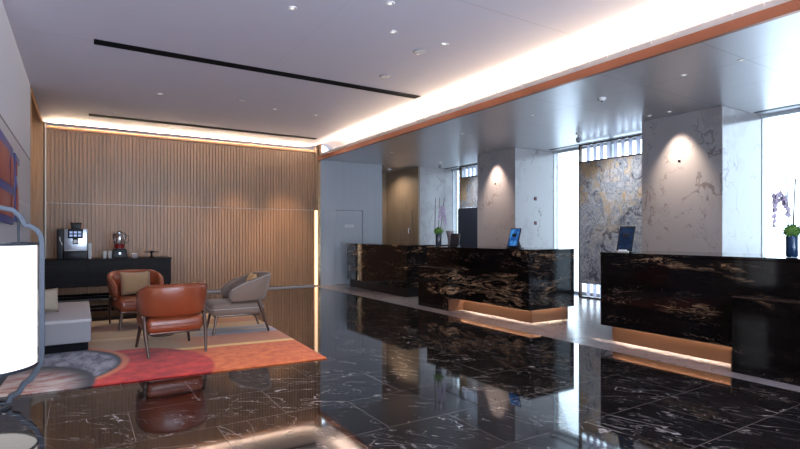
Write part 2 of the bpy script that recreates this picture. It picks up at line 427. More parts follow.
# grey wall with the flush door, corridor, columns
dw = MB(); dw.box((5.40, BY, 0), (5.87, BY + .15, SZ)).box((6.69, BY, 0), (7.22, BY + .15, SZ)).box((5.87, BY, 2.03), (6.69, BY + .15, SZ))
struct(dw.build('wall_back_grey', 'grey_panel'), 'satin grey panelled wall beyond the brass edge')
struct(MB().box((5.8, BY + .15, 0), (6.76, BY + .2, 2.2)).build('door_light_block', 'plaster'))  # unseen backing added to stop sky light leaking round the door
d1 = struct(MB().box((5.876, BY + .008, .01), (6.684, BY + .06, 2.022)).build('door_1', 'grey_panel', bevel=.003, seg=1), 'flush grey service door')
o = MB(); o.tube([(5.95, BY + .01, 1.02), (5.95, BY - .05, 1.02), (5.95, BY - .05, 1.14), (5.95, BY + .01, 1.14)], .009)
o.build('door_handle', 'silver', d1)
o = MB()      # four little strokes of lettering on the door
for k in range(4):
    u = 6.15 + k * .072
    for (a, b, c_, d_) in ((0, 0, .052, .011), (0, .062, .052, .073), (0, 0, .011, .073), (.041, 0, .052, .073), (.0, .032, .052, .041)):
        o.box((u + a, BY + .004, 1.56 + b), (u + c_, BY + .009, 1.56 + d_))
o.build('door_lettering', 'paper', d1)
struct(MB().box((7.22, BY, 0), (7.32, 14.4, SZ)).build('wall_corridor_left', 'grey_panel'))
struct(MB().box((7.3, 14.25, 0), (8.5, 14.4, SZ)).build('wall_corridor_end', 'corridor_wood'))
struct(MB().box((8.4, 12.40, 0), (8.46, 14.25, SZ)).build('wall_corridor_right', 'corridor_wood'), 'tan veneered corridor wall')
d2 = struct(MB().box((8.375, 12.7, .01), (8.4, 13.55, 2.1)).build('door_2', 'corridor_wood', bevel=.004, seg=1), 'tan veneered corridor door')
MB().tube([(8.375, 12.82, 1.4), (8.33, 12.82, 1.4), (8.33, 12.82, 1.55), (8.375, 12.82, 1.55)], .009).build('door_handle', 'silver', d2)
struct(MB().box((8.46, 12.40, 0), (GX + .2, 12.9, SZ)).build('wall_far_end', 'column'), 'pale marble end wall beside the corridor')
for y0, y1, lab in ((-.35, .98, 'marble column beyond the right picture edge'), (4.04, 5.38, 'broad white marble column behind the nearest desk'), (8.47, 9.78, 'white marble column behind the middle desk')):
    c = MB().box((8.4, y0, 0), (GX + .2, y1, SZ)).build('marble_column', 'column', bevel=.006, seg=1); struct(c, lab)
    MB().box((8.392, (y0 + y1) / 2 - .02, 2.55), (8.402, (y0 + y1) / 2 + .02, 2.59)).build('sensor', 'dark_plastic', c)
# recessed ceiling slot along the glazing
o = MB().box((9.30, -4, SZ - .006), (9.40, 4.0, SZ + .001)); o.box((9.30, 5.35, SZ - .006), (9.40, 8.3, SZ + .001)); o.box((9.30, 9.66, SZ - .006), (9.40, 12.36, SZ + .001))
struct(o.build('trim_7', 'slotbrown'), 'dark curtain slot in the metal ceiling')
# glazing on the right
wn_ = 0
def window_x(y0, y1, muls, x=GX, z1=SZ, rails=()):
    global wn_; wn_ += 1
    f = MB()
    f.box((x, y0, 0), (x + .08, y1, .06)).box((x, y0, z1 - .05), (x + .08, y1, z1))
    f.box((x + .03, y0, .06), (x + .08, y0 + .01, z1 - .05)).box((x + .03, y1 - .01, .06), (x + .08, y1, z1 - .05))
    for m in muls: f.box((x, m - .025, .06), (x + .08, m + .025, z1 - .05))
    for r in rails: f.box((x + .02, y0, r - .012), (x + .06, y1, r + .012))
    w = struct(f.build('window_%d' % wn_, 'window_frame'), 'floor to ceiling window with white daylight')
    MB().box((x + .035, y0, .05), (x + .045, y1, z1 - .04)).build('pane', 'glass', w)
window_x(-4.0, -.35, (-2.4,))
window_x(.98, 4.04, (2.5,))
window_x(5.38, 8.47, (6.9,))
window_x(9.78, 12.40, (11.0, 11.95))
# glazed walls behind the camera, out of frame (the lobby's daylight)
def window_y(x0, x1, y, muls):
    global wn_; wn_ += 1
    f = MB(); f.box((x0, y - .1, 0), (x1, y, .1)).box((x0, y - .1, 3.4), (x1, y, 4.2))
    for m in [x0 + .1, x1 - .1] + list(muls): f.box((m - .04, y - .1, .1), (m + .04, y, 3.4))
    w = struct(f.build('window_%d' % wn_, 'window_frame')); MB().box((x0, y - .06, .1), (x1, y - .05, 3.4)).build('pane', 'glass', w)
window_y(-5.2, 5.4, -4.0, (-3.4, -1.6, .2, 2, 3.8))
struct(MB().box((5.4, -4.2, 0), (9.9, -4.0, 3.6)).build('wall_front', 'plaster'))
wl = MB().box((-5.2, -4.2, 0), (-5, 6.1, 4.2))
struct(wl.build('wall_left_near', 'corridor_wood'))

# fluted screens with stone slabs between the columns
def screen(y0, y1, label, x=9.2, slab_z=(.31, 2.90), dark=None):
    t = thing('slatted_screen', label, 'screen', (x, (y0 + y1) / 2, 0))
    h = (y1 - y0) / 2; f = MB()
    f.box((-.03, -h, 0), (.05, -h + .03, 3.3)).box((-.03, h - .03, 0), (.05, h, 3.3)).box((-.03, -h, 0), (.05, h, .035)).box((-.03, -h, 3.27), (.05, h, 3.3))
    f.box((-.035, -h, slab_z[1]), (.0, h, slab_z[1] + .025))
    f.build('frame', 'leg', t)
    MB().box((-.03, -h + .03, slab_z[0]), (.02, h - .03, slab_z[1])).build('stone_slab', 'slab', t)
    n = int((2 * h) / .165)
    for k in range(n):
        yy = -h + .10 + k * .165
        MB().box((.02, yy - .042, .04), (.032, yy + .042, 3.27)).build('slat', 'fin', t)
    return t
screen(5.55, 7.34, 'tall swirled ochre and blue stone panel framed between white slats')
screen(1.15, 2.85, 'tall stone and slat screen just beyond the right picture edge')
s2 = screen(9.85, 11.46, 'white slatted screen with speckled stone panel above a dark display', slab_z=(2.12, 2.95))
dk = thing('wall_display', 'large dark blue display panel below the far stone panel', 'display', (9.1, 10.6, .95))
MB().box((-.03, -.80, .0), (.03, .80, 1.15)).build('bezel', 'dark_plastic', dk, bevel=.01)
MB().box((-.034, -.77, .03), (-.029, .77, 1.12)).build('screen', plain('navy_panel', (.02, .026, .045), .2), dk)
for q_ in (-.7, .6): MB().box((-.02, q_, -.95), (.02, q_ + .1, .02)).build('post', 'dark_plastic', dk)

# ------------------------------------------------------------------ ceiling fittings
for y, lab in ((7.10, 'longer black linear slot across the middle of the ceiling'), (11.46, 'black linear slot in the ceiling nearest the ribbed wall')):
    t = thing('linear_ceiling_slot', lab, 'ceiling slot', (2.47, y, CZ), 0, 'linear slots in the ceiling')
    o = MB().box((-2.33, -.088, -.008), (2.33, -.060, 0)).box((-2.33, .060, -.008), (2.33, .088, 0)).box((-2.33, -.060, -.008), (-2.31, .060, 0)).box((2.31, -.060, -.008), (2.33, .060, 0))
    o.build('frame', 'black', t); MB().box((-2.31, -.060, -.004), (2.31, .060, 0)).build('slot', 'black', t)

def downlight(loc, label, group, cat='downlight', lens='lens'):
    t = thing('recessed_downlight', label, cat, loc, 0, group)
    o = MB(); n = 20
    o.rings([[(r * math.cos(2 * PI * i / n), r * math.sin(2 * PI * i / n), z) for i in range(n)] for r, z in ((.046, 0), (.046, -.006), (.030, -.006), (.020, -.001))], cap=False)
    o.build('trim_ring', 'white_metal', t, True); MB().lathe([(.018, -.004), (.020, -.0005)], n=16).build('lens', lens, t)
    return t
dl = downlight((2.38 * 1.027, 4.99, CZ), 'recessed ceiling spotlight at the top of the picture, beside the frame edge', 'spotlights in the main ceiling')
dl.location = (2.62, 4.37, CZ)
for p, lab in (((1.83, 4.99, CZ), 'small recessed spotlight, leftmost of the upper row on the pale ceiling'),
               ((3.02, 4.97, CZ), 'small recessed spotlight in the pale ceiling, middle one of the upper row'),
               ((3.74, 4.95, CZ), 'small recessed spotlight in the pale ceiling nearest the bright cove'),
               ((1.11, 9.18, CZ), 'small recessed spotlight between the two black ceiling slots, furthest left'),
               ((3.03, 9.16, CZ), 'small recessed spotlight between the two black ceiling slots, right of centre'),
               ((3.85, 9.20, CZ), 'small recessed spotlight between the two black ceiling slots, furthest right')):
    dup(dl, p, label=lab)
for p, lab in (((6.4, 3.53, SZ), 'small spotlight in the metal ceiling above the nearest desk'),
               ((6.41, 2.88, SZ), 'small spotlight in the metal ceiling nearest the right picture edge'),
               ((6.4, 6.05, SZ), 'small spotlight in the metal ceiling between the two nearer desks'),
               ((6.4, 7.9, SZ), 'small spotlight in the metal ceiling over the middle desk'),
               ((6.4, 10.6, SZ), 'small spotlight in the metal ceiling over the furthest desk'),
               ((8.1, 4.70, SZ), 'spotlight in the metal ceiling washing the broad marble column'),
               ((8.1, 5.05, SZ), 'unlit small spotlight beside the one washing the broad column'),
               ((8.1, 9.08, SZ), 'spotlight in the metal ceiling washing the middle marble column')):
    dup(dl, p, label=lab, group='spotlights in the metal ceiling')
spot('column_wash', (8.12, 4.70, SZ - .03), (8.37, 4.70, 1.7), 230, WARMW, 68, 1, .03)
spot('column_wash', (8.12, 9.08, SZ - .03), (8.37, 9.08, 1.7), 230, (1, .80, .66), 68, 1, .03)
for i, (p, lab) in enumerate((((3.76, 6.42, CZ), 'flat round speaker disc in the ceiling near the end of the longer black slot'),
               ((3.62, 5.32, CZ), 'flat round disc in the ceiling beside the bright cove spotlight'),
               ((2.35, 8.85, CZ), 'flat round disc between the two black slots'))):
    t = thing('ceiling_speaker', lab, 'speaker', p, 0, 'flat discs in the ceiling')
    MB().lathe([(.075, -.008), (.085, 0)], n=24).build('cover', 'grey_plastic', t, True)
    MB().lathe([(.06, -.010), (.062, -.008)], n=24).build('grille', 'white_metal', t, True)
t = thing('smoke_detector', 'round white smoke detector on the metal ceiling between the nearer desks', 'smoke detector', (6.46, 4.76, SZ))
MB().lathe([(.035, -.045), (.05, -.035), (.055, -.012), (.06, 0)]).build('housing', 'white_metal', t, True)
MB().lathe([(.012, -.055), (.02, -.045)], n=12).build('sensor', 'dark_plastic', t, True)
for p, lab in (((8.3, 6.65, SZ), 'small security camera under the metal ceiling left of the big stone panel'), ((8.3, 11.2, SZ), 'small security camera under the metal ceiling by the far window')):
    t = thing('security_camera', lab, 'camera', p, 0, 'security cameras')
    MB().lathe([(.05, -.03), (.055, 0)]).build('base', 'white_metal', t, True)
    MB().tube([(0, 0, -.03), (0, 0, -.09)], .015).build('stem', 'white_metal', t, True)
    MB().lathe([(.015, -.19), (.04, -.17), (.05, -.13), (.045, -.09), (.02, -.08)]).build('dome', 'grey_plastic', t, True)
t = thing('smoke_detector', 'small white detector on the ceiling inside the dim corridor', 'smoke detector', (7.95, 13.3, SZ))
MB().lathe([(.03, -.05), (.05, -.035), (.06, 0)]).build('housing', 'white_metal', t, True)
for yy_ in (6.2, 10.4): spot('panel_fill', (8.25, yy_, SZ - .03), (9.2, yy_, 1.7), 120, (.92, .95, 1), 100, 1, .05)  # added fill spots without fittings, to brighten the stone panels
for p_ in ((6.4, 2.88), (6.4, 6.05), (6.4, 7.9), (6.4, 10.6)): spot('desk_downlight', (p_[0], p_[1], SZ - .03), (p_[0], p_[1], 0), 45, WARMW, 80, 1, .04)
spot('corridor_spot', (7.7, 13.3, 3.28), (8.35, 13.2, .8), 75, WARMW, 140, .8)
# switch plates on the far side of the middle column
for z, lab in ((2.20, 'small dark switch plate on the middle column, the upper of two'), (1.63, 'small dark switch plate on the middle column, the lower of two')):
    t = thing('switch_plate', lab, 'switch', (9.05, 8.47, z), 0, 'switch plates on the column')
    MB().box((-.04, -.012, -.04), (.04, 0, .04)).build('plate', 'dark_plastic', t, bevel=.004)
    MB().box((-.015, -.016, -.02), (.015, -.012, .02)).build('button', plain('red_button', (.4, .05, .05), .4), t)

# ------------------------------------------------------------------ reception desks
def desk(label, front, y0, y1, block, top=1.13, depth=1.15, toe=.14, low=None, lit=True, z0=.205):
    """front face at x=front between y0 and y1; block = (y0, y1) of the low front block"""
    t = thing('reception_desk', label, 'desk', (front, (y0 + y1) / 2, 0), 0, 'marble reception desks')
    h = (y1 - y0) / 2; yc = (y0 + y1) / 2
    MB().box((0, -h, z0), (.07, h, top - .03)).build('front_panel', 'desk', t, bevel=.004, seg=1)
    MB().box((.07, -h, z0), (depth, -h + .03, top - .03)).build('end_panel', 'desk', t, bevel=.004, seg=1)
    MB().box((.07, h - .06, z0), (depth, h, top - .03)).build('end_panel', 'desk', t, bevel=.004, seg=1)
    MB().box((-.004, -h - .004, top - .03), (depth + .004, h + .004, top)).build('countertop', 'desk', t, bevel=.004, seg=1)
    k = MB().box((toe, -h + .075, 0), (depth - .06, h - .075, z0 + .07)).build('kick_plate', 'bronze_toe' if lit else 'console', t)
    MB().box((depth - .05, -h + .06, z0), (depth - .03, h - .06, top - .03)).build('back_panel', 'console', t)
    if lit:
        MB().box((.10, -h + .08, z0 + .05), (.132, h - .10, z0 + .058)).build('light_strip', 'led', t)
        MB().box((.16, -h + .035, z0 + .05), (depth - .1, -h + .068, z0 + .058)).build('light_strip', 'led', t)
        MB().box((.07, -h + .03, z0), (.09, h - .06, z0 + .012)).build('led_shield', 'leg', t)  # lip added to keep the LED out of the floor reflection
    if block:
        b0, b1 = block[0] - yc, block[1] - yc
        MB().box((-.19, b0, 0), (0, b1, .742)).build('low_block', 'desk', t, bevel=.004, seg=1)
        e = b0 if low == 'far' else b1
        s = -1 if low == 'far' else 1
        MB().box((-.186, e, .002), (.18, e + s * .012, z0 if low != 'x' else .7)).build('bronze_cheek', 'bronze_toe', t)
        MB().box((-.194, b0 - .002, .738), (0, b1 + .002, .748)).build('edge_strip', 'leg', t)
    return t
desk('nearest black and gold marble reception desk, cut by the right edge', 5.63, 1.75, 4.17, (1.70, 2.53), low='near')
desk('middle black and gold marble reception desk with a lit copper plinth', 5.72, 5.48, 8.15, (7.22, 8.17), low='far', depth=1.02)
desk('furthest black and gold marble reception desk by the grey wall', 5.95, 9.22, 12.12, None, toe=.05, lit=False)

# computer tablets on the desks
def tablet(loc, rz, label, scr):
    t = thing('tablet_stand', label, 'tablet', loc, rz, 'tablets on the desks')     # faces local -Y
    T = Matrix.Rotation(R(-20), 4, 'X')
    MB().box((-.10, -.012, .02), (.10, .012, .35), T).build('housing', 'dark_plastic', t, bevel=.006)
    MB().box((-.084, -.0145, .04), (.084, -.012, .33), T).build('screen', scr, t)
    MB().prism([(.0, .0), (.22, 0), (.20, .02), (.075, .24), (.055, .24)], lambda u, v, k: (k, u + .01, v), -.04, .04).build('stand', 'dark_plastic', t, bevel=.004)
    MB().box((-.10, -.02, 0), (.10, .20, .012)).build('base', 'dark_plastic', t, bevel=.003)
rzt = math.atan2(-.2, -.95) + PI / 2
tablet((5.98, 6.10, 1.131), rzt, 'portrait tablet with a bright blue screen on the middle desk', 'screen')
tablet((5.90, 4.02, 1.131), rzt, 'portrait tablet with a dim screen on the nearest desk', 'screen_dim')
t = thing('card_holder', 'small beige card holder in front of the tablet on the nearest desk', 'card holder', (5.74, 3.93, 1.131), rzt)
MB().box((-.07, -.02, 0), (.07, .02, .022)).build('tray', 'table_top', t, bevel=.004)
MB().box((-.05, -.01, .01), (.05, .012, .036)).build('cards', 'paper', t)
t = thing('tablet_stand', 'dark tablet seen from its edge beside the plant on the middle desk', 'tablet', (6.02, 7.68, 1.131), rzt + .3, 'tablets on the desks')
T = Matrix.Rotation(R(-20), 4, 'X')
MB().box((-.09, -.012, .01), (.09, .012, .26), T).build('housing', 'dark_plastic', t, bevel=.005)
MB().box((-.07, -.02, 0), (.07, .14, .012)).build('base', 'dark_plastic', t)

# orchid arrangements
def petal_cluster(mb, c, r, rnd):
    for k in range(5):
        a = 2 * PI * k / 5 + rnd.random(); d = Vector((math.cos(a) * .5, -.2 + rnd.random() * .3, math.sin(a))).normalized()
        u = d.cross(Vector((.3, 1, .2))).normalized(); n_ = d.cross(u)
        ps = [Vector(c) + d * (r * (.5 + .5 * math.cos(q))) + u * (r * .38 * math.sin(q)) + n_ * .1 * r * math.sin(2 * q) for q in [2 * PI * i / 8 for i in range(8)]]
        mb.rings([[p_ + n_ * .0015 for p_ in ps], [p_ - n_ * .0015 for p_ in ps]])
def moss_ball(parent, c, r, seed):
    rnd = random.Random(seed); mb = MB(); n = 14; rings_ = []
    for i in range(1, 9):
        ph = PI * i / 9
        rings_.append([(c[0] + r * math.sin(ph) * math.cos(2 * PI * k / n) * (1 + .12 * (rnd.random() - .5)), c[1] + r * math.sin(ph) * math.sin(2 * PI * k / n) * (1 + .12 * (rnd.random() - .5)), c[2] + r * .75 * math.cos(ph) * (1 + .2 * (rnd.random() - .5))) for k in range(n)])
    mb.rings(rings_)
    for k in range(90):   # leaf tufts
        a, b = rnd.random() * 2 * PI, rnd.random() * PI * .8
        d = Vector((math.sin(b) * math.cos(a), math.sin(b) * math.sin(a), math.cos(b) * .8)); p0 = Vector(c) + d * r * .92
        s_ = Vector((rnd.random() - .5, rnd.random() - .5, rnd.random() - .5)).cross(d).normalized() * .012
        v = [mb.bm.verts.new(q) for q in (p0 - s_, p0 + s_, p0 + d * .035 + s_ * .3)]; mb.bm.faces.new(v)
    mb.build('moss', 'moss', parent, True, angle=180)
def orchid(loc, label, h, vmat, seed, sticks, droop, vr=.075, vh=.26):
    rnd = random.Random(seed)
    t = thing('orchid_vase', label, 'flower vase', loc, 0, 'orchid vases on the desks')
    MB().lathe([(vr * .9, 0), (vr, .01), (vr, vh - .01), (vr * .93, vh), (vr * .8, vh - .015)]).build('vase', vmat, t, True)
    moss_ball(t, (0, 0, vh + .045), vr * 1.35, seed)
    for a, b in sticks:
        MB().tube([(a[0], a[1], vh), (b[0], b[1], h)], .006, 6).build('twig', 'twig', t)
    st = MB(); fl = MB(); pts = []
    for k in range(9):
        s_ = k / 8; pts.append((droop * (s_ ** 1.6) * .848, -droop * (s_ ** 1.6) * .53, vh + (h - vh) * (.72 * math.sin(s_ * PI * .62)) + .02))
    st.tube(pts, .004, 6).build('stem', 'moss', t)
    for k in range(3, 9):
        petal_cluster(fl, (pts[k][0] - .01, pts[k][1], pts[k][2] - .03 - .02 * (k % 2)), .062, rnd)
    for k in range(5):
        petal_cluster(fl, (pts[8][0] - .012 * k * (1 if droop < 0 else -1) * .4, pts[8][1], pts[8][2] - .06 - .055 * k), .060 - .004 * k, rnd)
    fl.build('blossom', 'petal', t)
    return t
orchid((5.99, 2.235, 1.131), 'dark blue vase of white orchids on the nearest desk, the left of two', .78, 'blue_vase', 3, (((.01, 0), (.03, -.02)), ((-.02, .02), (-.035, .03)), ((.03, 0), (.02, -.02))), -.17, .050, .21)
orchid((6.03, 1.90, 1.131), 'dark blue vase of white orchids cut off by the right picture edge', .84, 'blue_vase', 5, (((.0, 0), (.02, .0)), ((-.02, .02), (-.03, .02))), -.06, .065, .23)
t = orchid((5.95, 8.08, 1.131), 'charcoal vase with thin twigs and moss at the far end of the middle desk', .95, 'dark_vase', 8, (((.0, 0), (.015, -.01)), ((-.06, .04), (-.05, .03)), ((.04, 0), (.10, -.06))), .11, .06, .25)
t = thing('ceramic_vase', 'small mauve grey flared vase beside the twig vase on the middle desk', 'vase', (6.22, 8.06, 1.131))
MB().lathe([(.035, 0), (.04, .01), (.05, .15), (.085, .30), (.08, .30), (.05, .17)]).build('body', 'mauve_vase', t, True)
MB().lathe([(.05, .002), (.052, .012), (.04, .02)]).build('foot_ring', 'dark_vase', t, True)

# ------------------------------------------------------------------ lounge: rug
RC = Vector((2.28, 5.14)); ra = R(-4.2)          # front right corner, turn
rugW, rugD = 2.9, 3.95
g = G('swooping_colour_rug'); p = g.pos(); x, y, z = g.sep(p)
nz = g.noise(p, 2.2, 4, .6); wob = g.op('MULTIPLY', g.op('SUBTRACT', nz, .5), .10)
def dist(cx, cy, sx=1, sy=1):
    a = g.op('MULTIPLY', g.op('SUBTRACT', x, cx), sx); b = g.op('MULTIPLY', g.op('SUBTRACT', y, cy), sy)
    return g.op('ADD', g.op('SQRT', g.op('ADD', g.op('MULTIPLY', a, a), g.op('MULTIPLY', b, b))), g.op('MULTIPLY', wob, .3))
def inside(d, r, e=.02): return g.step(d, r - e, r + e, 1, 0)
mott = g.noise(p, 9, 5, .7)
tanc = g.mix(g.noise(g.vop('MULTIPLY', p, (1, 3, 1)), 1.6, 4), (.48, .29, .13), (.66, .50, .30))
coral = g.mix(g.step(mott, .3, .7), (.60, .095, .020), (.82, .21, .05))
c = tanc
yy = g.op('ADD', g.op('ADD', y, g.op('MULTIPLY', x, .10)), g.op('MULTIPLY', wob, .5))
bandg = g.op('MULTIPLY', g.step(yy, 7.16, 7.26), g.step(yy, 7.72, 7.86, 1, 0)); bandg = g.op('MULTIPLY', bandg, g.step(x, 1.2, 1.5))
c = g.mix(bandg, c, g.mix(mott, (.28, .28, .32), (.40, .40, .45)))
c = g.mix(g.step(yy, 7.30, 7.18), c, g.mix(mott, (.50, .16, .06), (.62, .25, .11)))
c = g.mix(g.op('MULTIPLY', g.step(yy, 7.40, 7.36), g.step(x, 1.3, .9)), c, (.46, .30, .17))
c = g.mix(g.op('MULTIPLY', g.step(yy, 8.15, 8.25), g.step(yy, 8.7, 8.6)), c, (.45, .20, .10))
c = g.mix(g.step(yy, 6.62, 6.58), c, (.92, .60, .22))
c = g.mix(g.step(yy, 6.50, 6.46), c, coral)
c = g.mix(g.op('MULTIPLY', g.step(yy, 7.62, 7.58), g.step(yy, 7.48, 7.52)), c, (.72, .52, .30))
c = g.mix(inside(dist(.42, 5.72, .77, .58), .60), c, g.mix(g.step(g.noise(p, 4, 6, .7), .35, .65), (.34, .010, .012), (.66, .040, .022)))
c = g.mix(inside(dist(-.42, 6.25, 1, .88), .868), c, (.62, .17, .07))
c = g.mix(inside(dist(-.42, 6.25, 1, .88), .80), c, (.02, .022, .03))
c = g.mix(inside(dist(-.44, 6.22, 1, .88), .765, .05), c, g.mix(g.step(g.noise(g.vop('MULTIPLY', p, (5, 2, 1)), 1.6, 6, .7), .38, .62), (.10, .10, .135), (.34, .33, .38)))
c = g.mix(inside(dist(-.50, 5.55, .8, .62), .50), c, (.025, .024, .032))
c = g.mix(inside(dist(-.56, 5.50, .8, .62), .42, .12), c, g.mix(g.step(g.noise(g.vop('MULTIPLY', p, (2, 5, 1)), 1.5, 6, .7), .36, .62), (.34, .10, .075), (.56, .46, .42)))
g.set(col=c, rough=.95, sheen=.15).bump(g.noise(p, 220, 2), .5, .004)
M['rug'] = g.m
ex = Vector((math.cos(ra), math.sin(ra))); ey = Vector((-math.sin(ra) * .6, math.cos(ra)))
cr = [RC, RC - ex * rugW, RC - ex * rugW + ey * rugD, RC + ey * rugD]
o = MB(); o.rings([[(q.x, q.y, zz) for q in cr] for zz in (.001, .013)])
rug = tag(centre(o.build('area_rug', 'rug', bevel=.004, seg=2)), 'large rug with coral, red and grey swooping shapes under the armchairs', 'rug')

# ------------------------------------------------------------------ armchairs
def back_shell(inner=0.0, rail=False):
    """U shaped padded back: sections along the U"""
    path = []
    N = 40
    for i in range(N + 1):
        s = -1 + 2 * i / N; a = abs(s); sg = 1 if s >= 0 else -1
        if a < .66:
            th = a / .66 * PI / 2; cx = .298 * math.sin(th) ** .85 * sg; cy = -.02 - .30 * math.cos(th) ** .8; nx, ny = math.sin(th) * sg, -math.cos(th)
        else:
            k = (a - .66) / .34; cx = sg * (.298 - .01 * k); cy = -.02 + .20 * k; nx, ny = sg, 0.0
        zt = .79 - .03 * a if a < .34 else .78 - .20 * ((a - .34) / .66) ** 1.15
        path.append((cx, cy, nx, ny, zt, a))
    return path
def shell_mesh():
    rings_ = []
    path = back_shell(); prof = [(-1, 0), (-1, .5), (-1, .88), (-.6, .985), (0, 1.02), (.6, .985), (1, .88), (1, .5), (1, .12), (.6, .015), (0, 0), (-.6, .01)]
    for i, (cx, cy, nx, ny, zt, a) in enumerate(path):
        e = min(i, len(path) - 1 - i); sc = (.25, .72, .93)[e] if e < 3 else 1
        zb = .425; hgt = zt - zb; th = .036
        ring = []
        for u, v in prof:
            z_ = zb + hgt * (.5 + (v - .5) * (1 if e > 2 else (.55, .84, .96)[e]))
            lean = .10 * (z_ - zb) / .36 * (1 - .72 * a) + .012 * math.sin(PI * min(1, max(0, v)))
            ring.append((cx + nx * (u * th * sc + lean), cy + ny * (u * th * sc + lean), z_))
        rings_.append(ring)
    return MB().rings(rings_), path
def armchair(label, mat, pmat, loc, rz):
    t = thing('armchair', label, 'armchair', loc, rz, 'armchairs on the rug')
    mb, path = shell_mesh(); bk = mb.build('backrest', mat, t, True, angle=180)
    pts = []
    for cx, cy, nx, ny, zt, a in path[1:-1]:
        lean = .10 * (zt - .425) / .36 * (1 - .72 * a); pts.append((cx + nx * (lean + .030), cy + ny * (lean + .030), zt - .012))
    MB().tube(pts, .0055, 6).build('piping', pmat, bk, True)
    # seat cushion
    s = MB(); s.box((-.298, -.29, .245), (.298, .41, .42)); st = s.build('seat', mat, t, bevel=.06, seg=6)
    sp = MB(); sp.tube([(-.303, .37, .335), (-.303, -.255, .335), (-.27, -.295, .335), (.27, -.295, .335), (.303, -.255, .335), (.303, .37, .335), (.27, .415, .335), (-.27, .415, .335), (-.303, .37, .335)], .005, 6)
    sp.build('piping', pmat, st, True)
    MB().box((-.27, -.24, .225), (.27, .36, .255)).build('seat_frame', 'leg', t, bevel=.006, seg=2)
    for sx in (-1, 1):
        MB().tube([(sx * .262, .33, .25), (sx * .30, .375, .0)], [.021, .015], 10).build('leg', 'leg', t, True)
        MB().tube([(sx * .315, -.21, .43), (sx * .318, -.27, .25), (sx * .298, -.355, .0)], [.019, .021, .014], 10, 1.0).build('leg', 'leg', t, True)
        MB().tube([(sx * .315, .15, .425), (sx * .315, 0, .425), (sx * .33, -.21, .428)], .012, 8).build('arm_rail', 'leg', t, True)
    return t
ZR = .019
def face(dx, dy): return math.atan2(dy, dx) - PI / 2
chA = armchair('rust leather armchair turned with its back to the viewer', 'leather', 'leather_piping', (.895, 6.46, ZR), face(-.08, 1))
chB = dup(chA, (.72, 8.52, ZR), face(.12, -1), 'rust leather armchair facing the viewer with a tan cushion, in front of the dark console')
chC = armchair('taupe fabric armchair facing left at the right end of the rug', 'taupe', 'taupe_piping', (1.89, 7.32, ZR), face(-1, .06))

def cushion(name, label, mat, loc, rot, w=.42, h=.40, d=.13, group='scatter cushions'):
    mb = MB(); n = 12; front = []; 
    def P(i, j, s):
        u = -1 + 2 * i / n; v = -1 + 2 * j / n
        b = max(0, (1 - abs(u) ** 2.6) * (1 - abs(v) ** 2.6)) ** .5
        pin = 1 - .07 * (1 - abs(u)) * 0 - .12 * (1 - u * u) * (abs(v)) ; pin2 = 1 - .05 * (1 - v * v) * abs(u)
        return (u * w / 2 * pin2, s * d / 2 * b, v * h / 2 * pin)
    for s in (1, -1):
        g_ = [[mb.bm.verts.new(P(i, j, s)) for j in range(n + 1)] for i in range(n + 1)]
        for i in range(n):
            for j in range(n): mb.bm.faces.new((g_[i][j], g_[i + 1][j], g_[i + 1][j + 1], g_[i][j + 1]))
    bmesh.ops.remove_doubles(mb.bm, verts=mb.bm.verts, dist=.0005)
    o = mb.build(name, mat, None, True, angle=180); o.location = loc; o.rotation_euler = rot
    return tag(o, label, 'cushion', group)
rb = chB.rotation_euler.z
# local +y is the seat front; the cushion leans on the backrest
def on_chair(ch, lx, ly, lz, tilt, name, label, mat, **k):
    Mx = Matrix.Translation(ch.location) @ Matrix.Rotation(ch.rotation_euler.z, 4, 'Z') @ Matrix.Translation((lx, ly, lz)) @ Matrix.Rotation(tilt, 4, 'X')
    o = cushion(name, label, mat, (0, 0, 0), (0, 0, 0), **k); o.matrix_world = Mx; o.location, o.rotation_euler = Mx.to_translation(), Mx.to_euler(); return o
on_chair(chB, -.02, -.19, .60, R(14), 'scatter_cushion', 'tan cushion on the rust armchair that faces the viewer', 'tan', w=.42, h=.37, d=.12)
o = on_chair(chA, .02, -.13, .603, R(14), 'scatter_cushion', 'orange cushion just showing above the back of the nearest rust armchair', 'orange', w=.44, h=.37, d=.12)
o = on_chair(chC, .0, -.17, .62, R(16), 'scatter_cushion', 'golden cushion with its tip showing over the taupe armchair', 'gold_cloth', w=.36, h=.36, d=.12)

# round side table between the chairs
t = thing('side_table', 'small round table with a cream top behind the nearest rust armchair', 'table', (.93, 7.47, ZR))
MB().lathe([(.275, .445), (.285, .452), (.285, .462), (.278, .468)], n=40).build('table_top', 'table_top', t, True)
MB().tube([(0, 0, .02), (0, 0, .446)], .022, 12).build('stem', 'leg', t, True)
MB().lathe([(.15, 0), (.15, .012), (.03, .022)], n=32).build('base', 'leg', t, True)

# bench sofa by the left wall
t = thing('bench_sofa', 'low light grey upholstered bench along the left wall behind the lantern', 'sofa', (-.26, 7.78, 0))
MB().box((-.35, -.82, .015), (.34, .90, .115)).build('plinth', 'black', t)
MB().box((-.375, -.88, .115), (.37, .95, .355)).build('base', 'sofa_side', t, bevel=.015, seg=3)
MB().box((-.378, -.885, .345), (.374, .955, .388)).build('seat', 'sofa_top', t, bevel=.018, seg=4)
o = cushion('scatter_cushion', 'beige cushion on the grey bench beside the lantern frame', 'beige', (-.37, 7.62, .55), (R(-8), R(4), R(40)), .36, .30, .12)

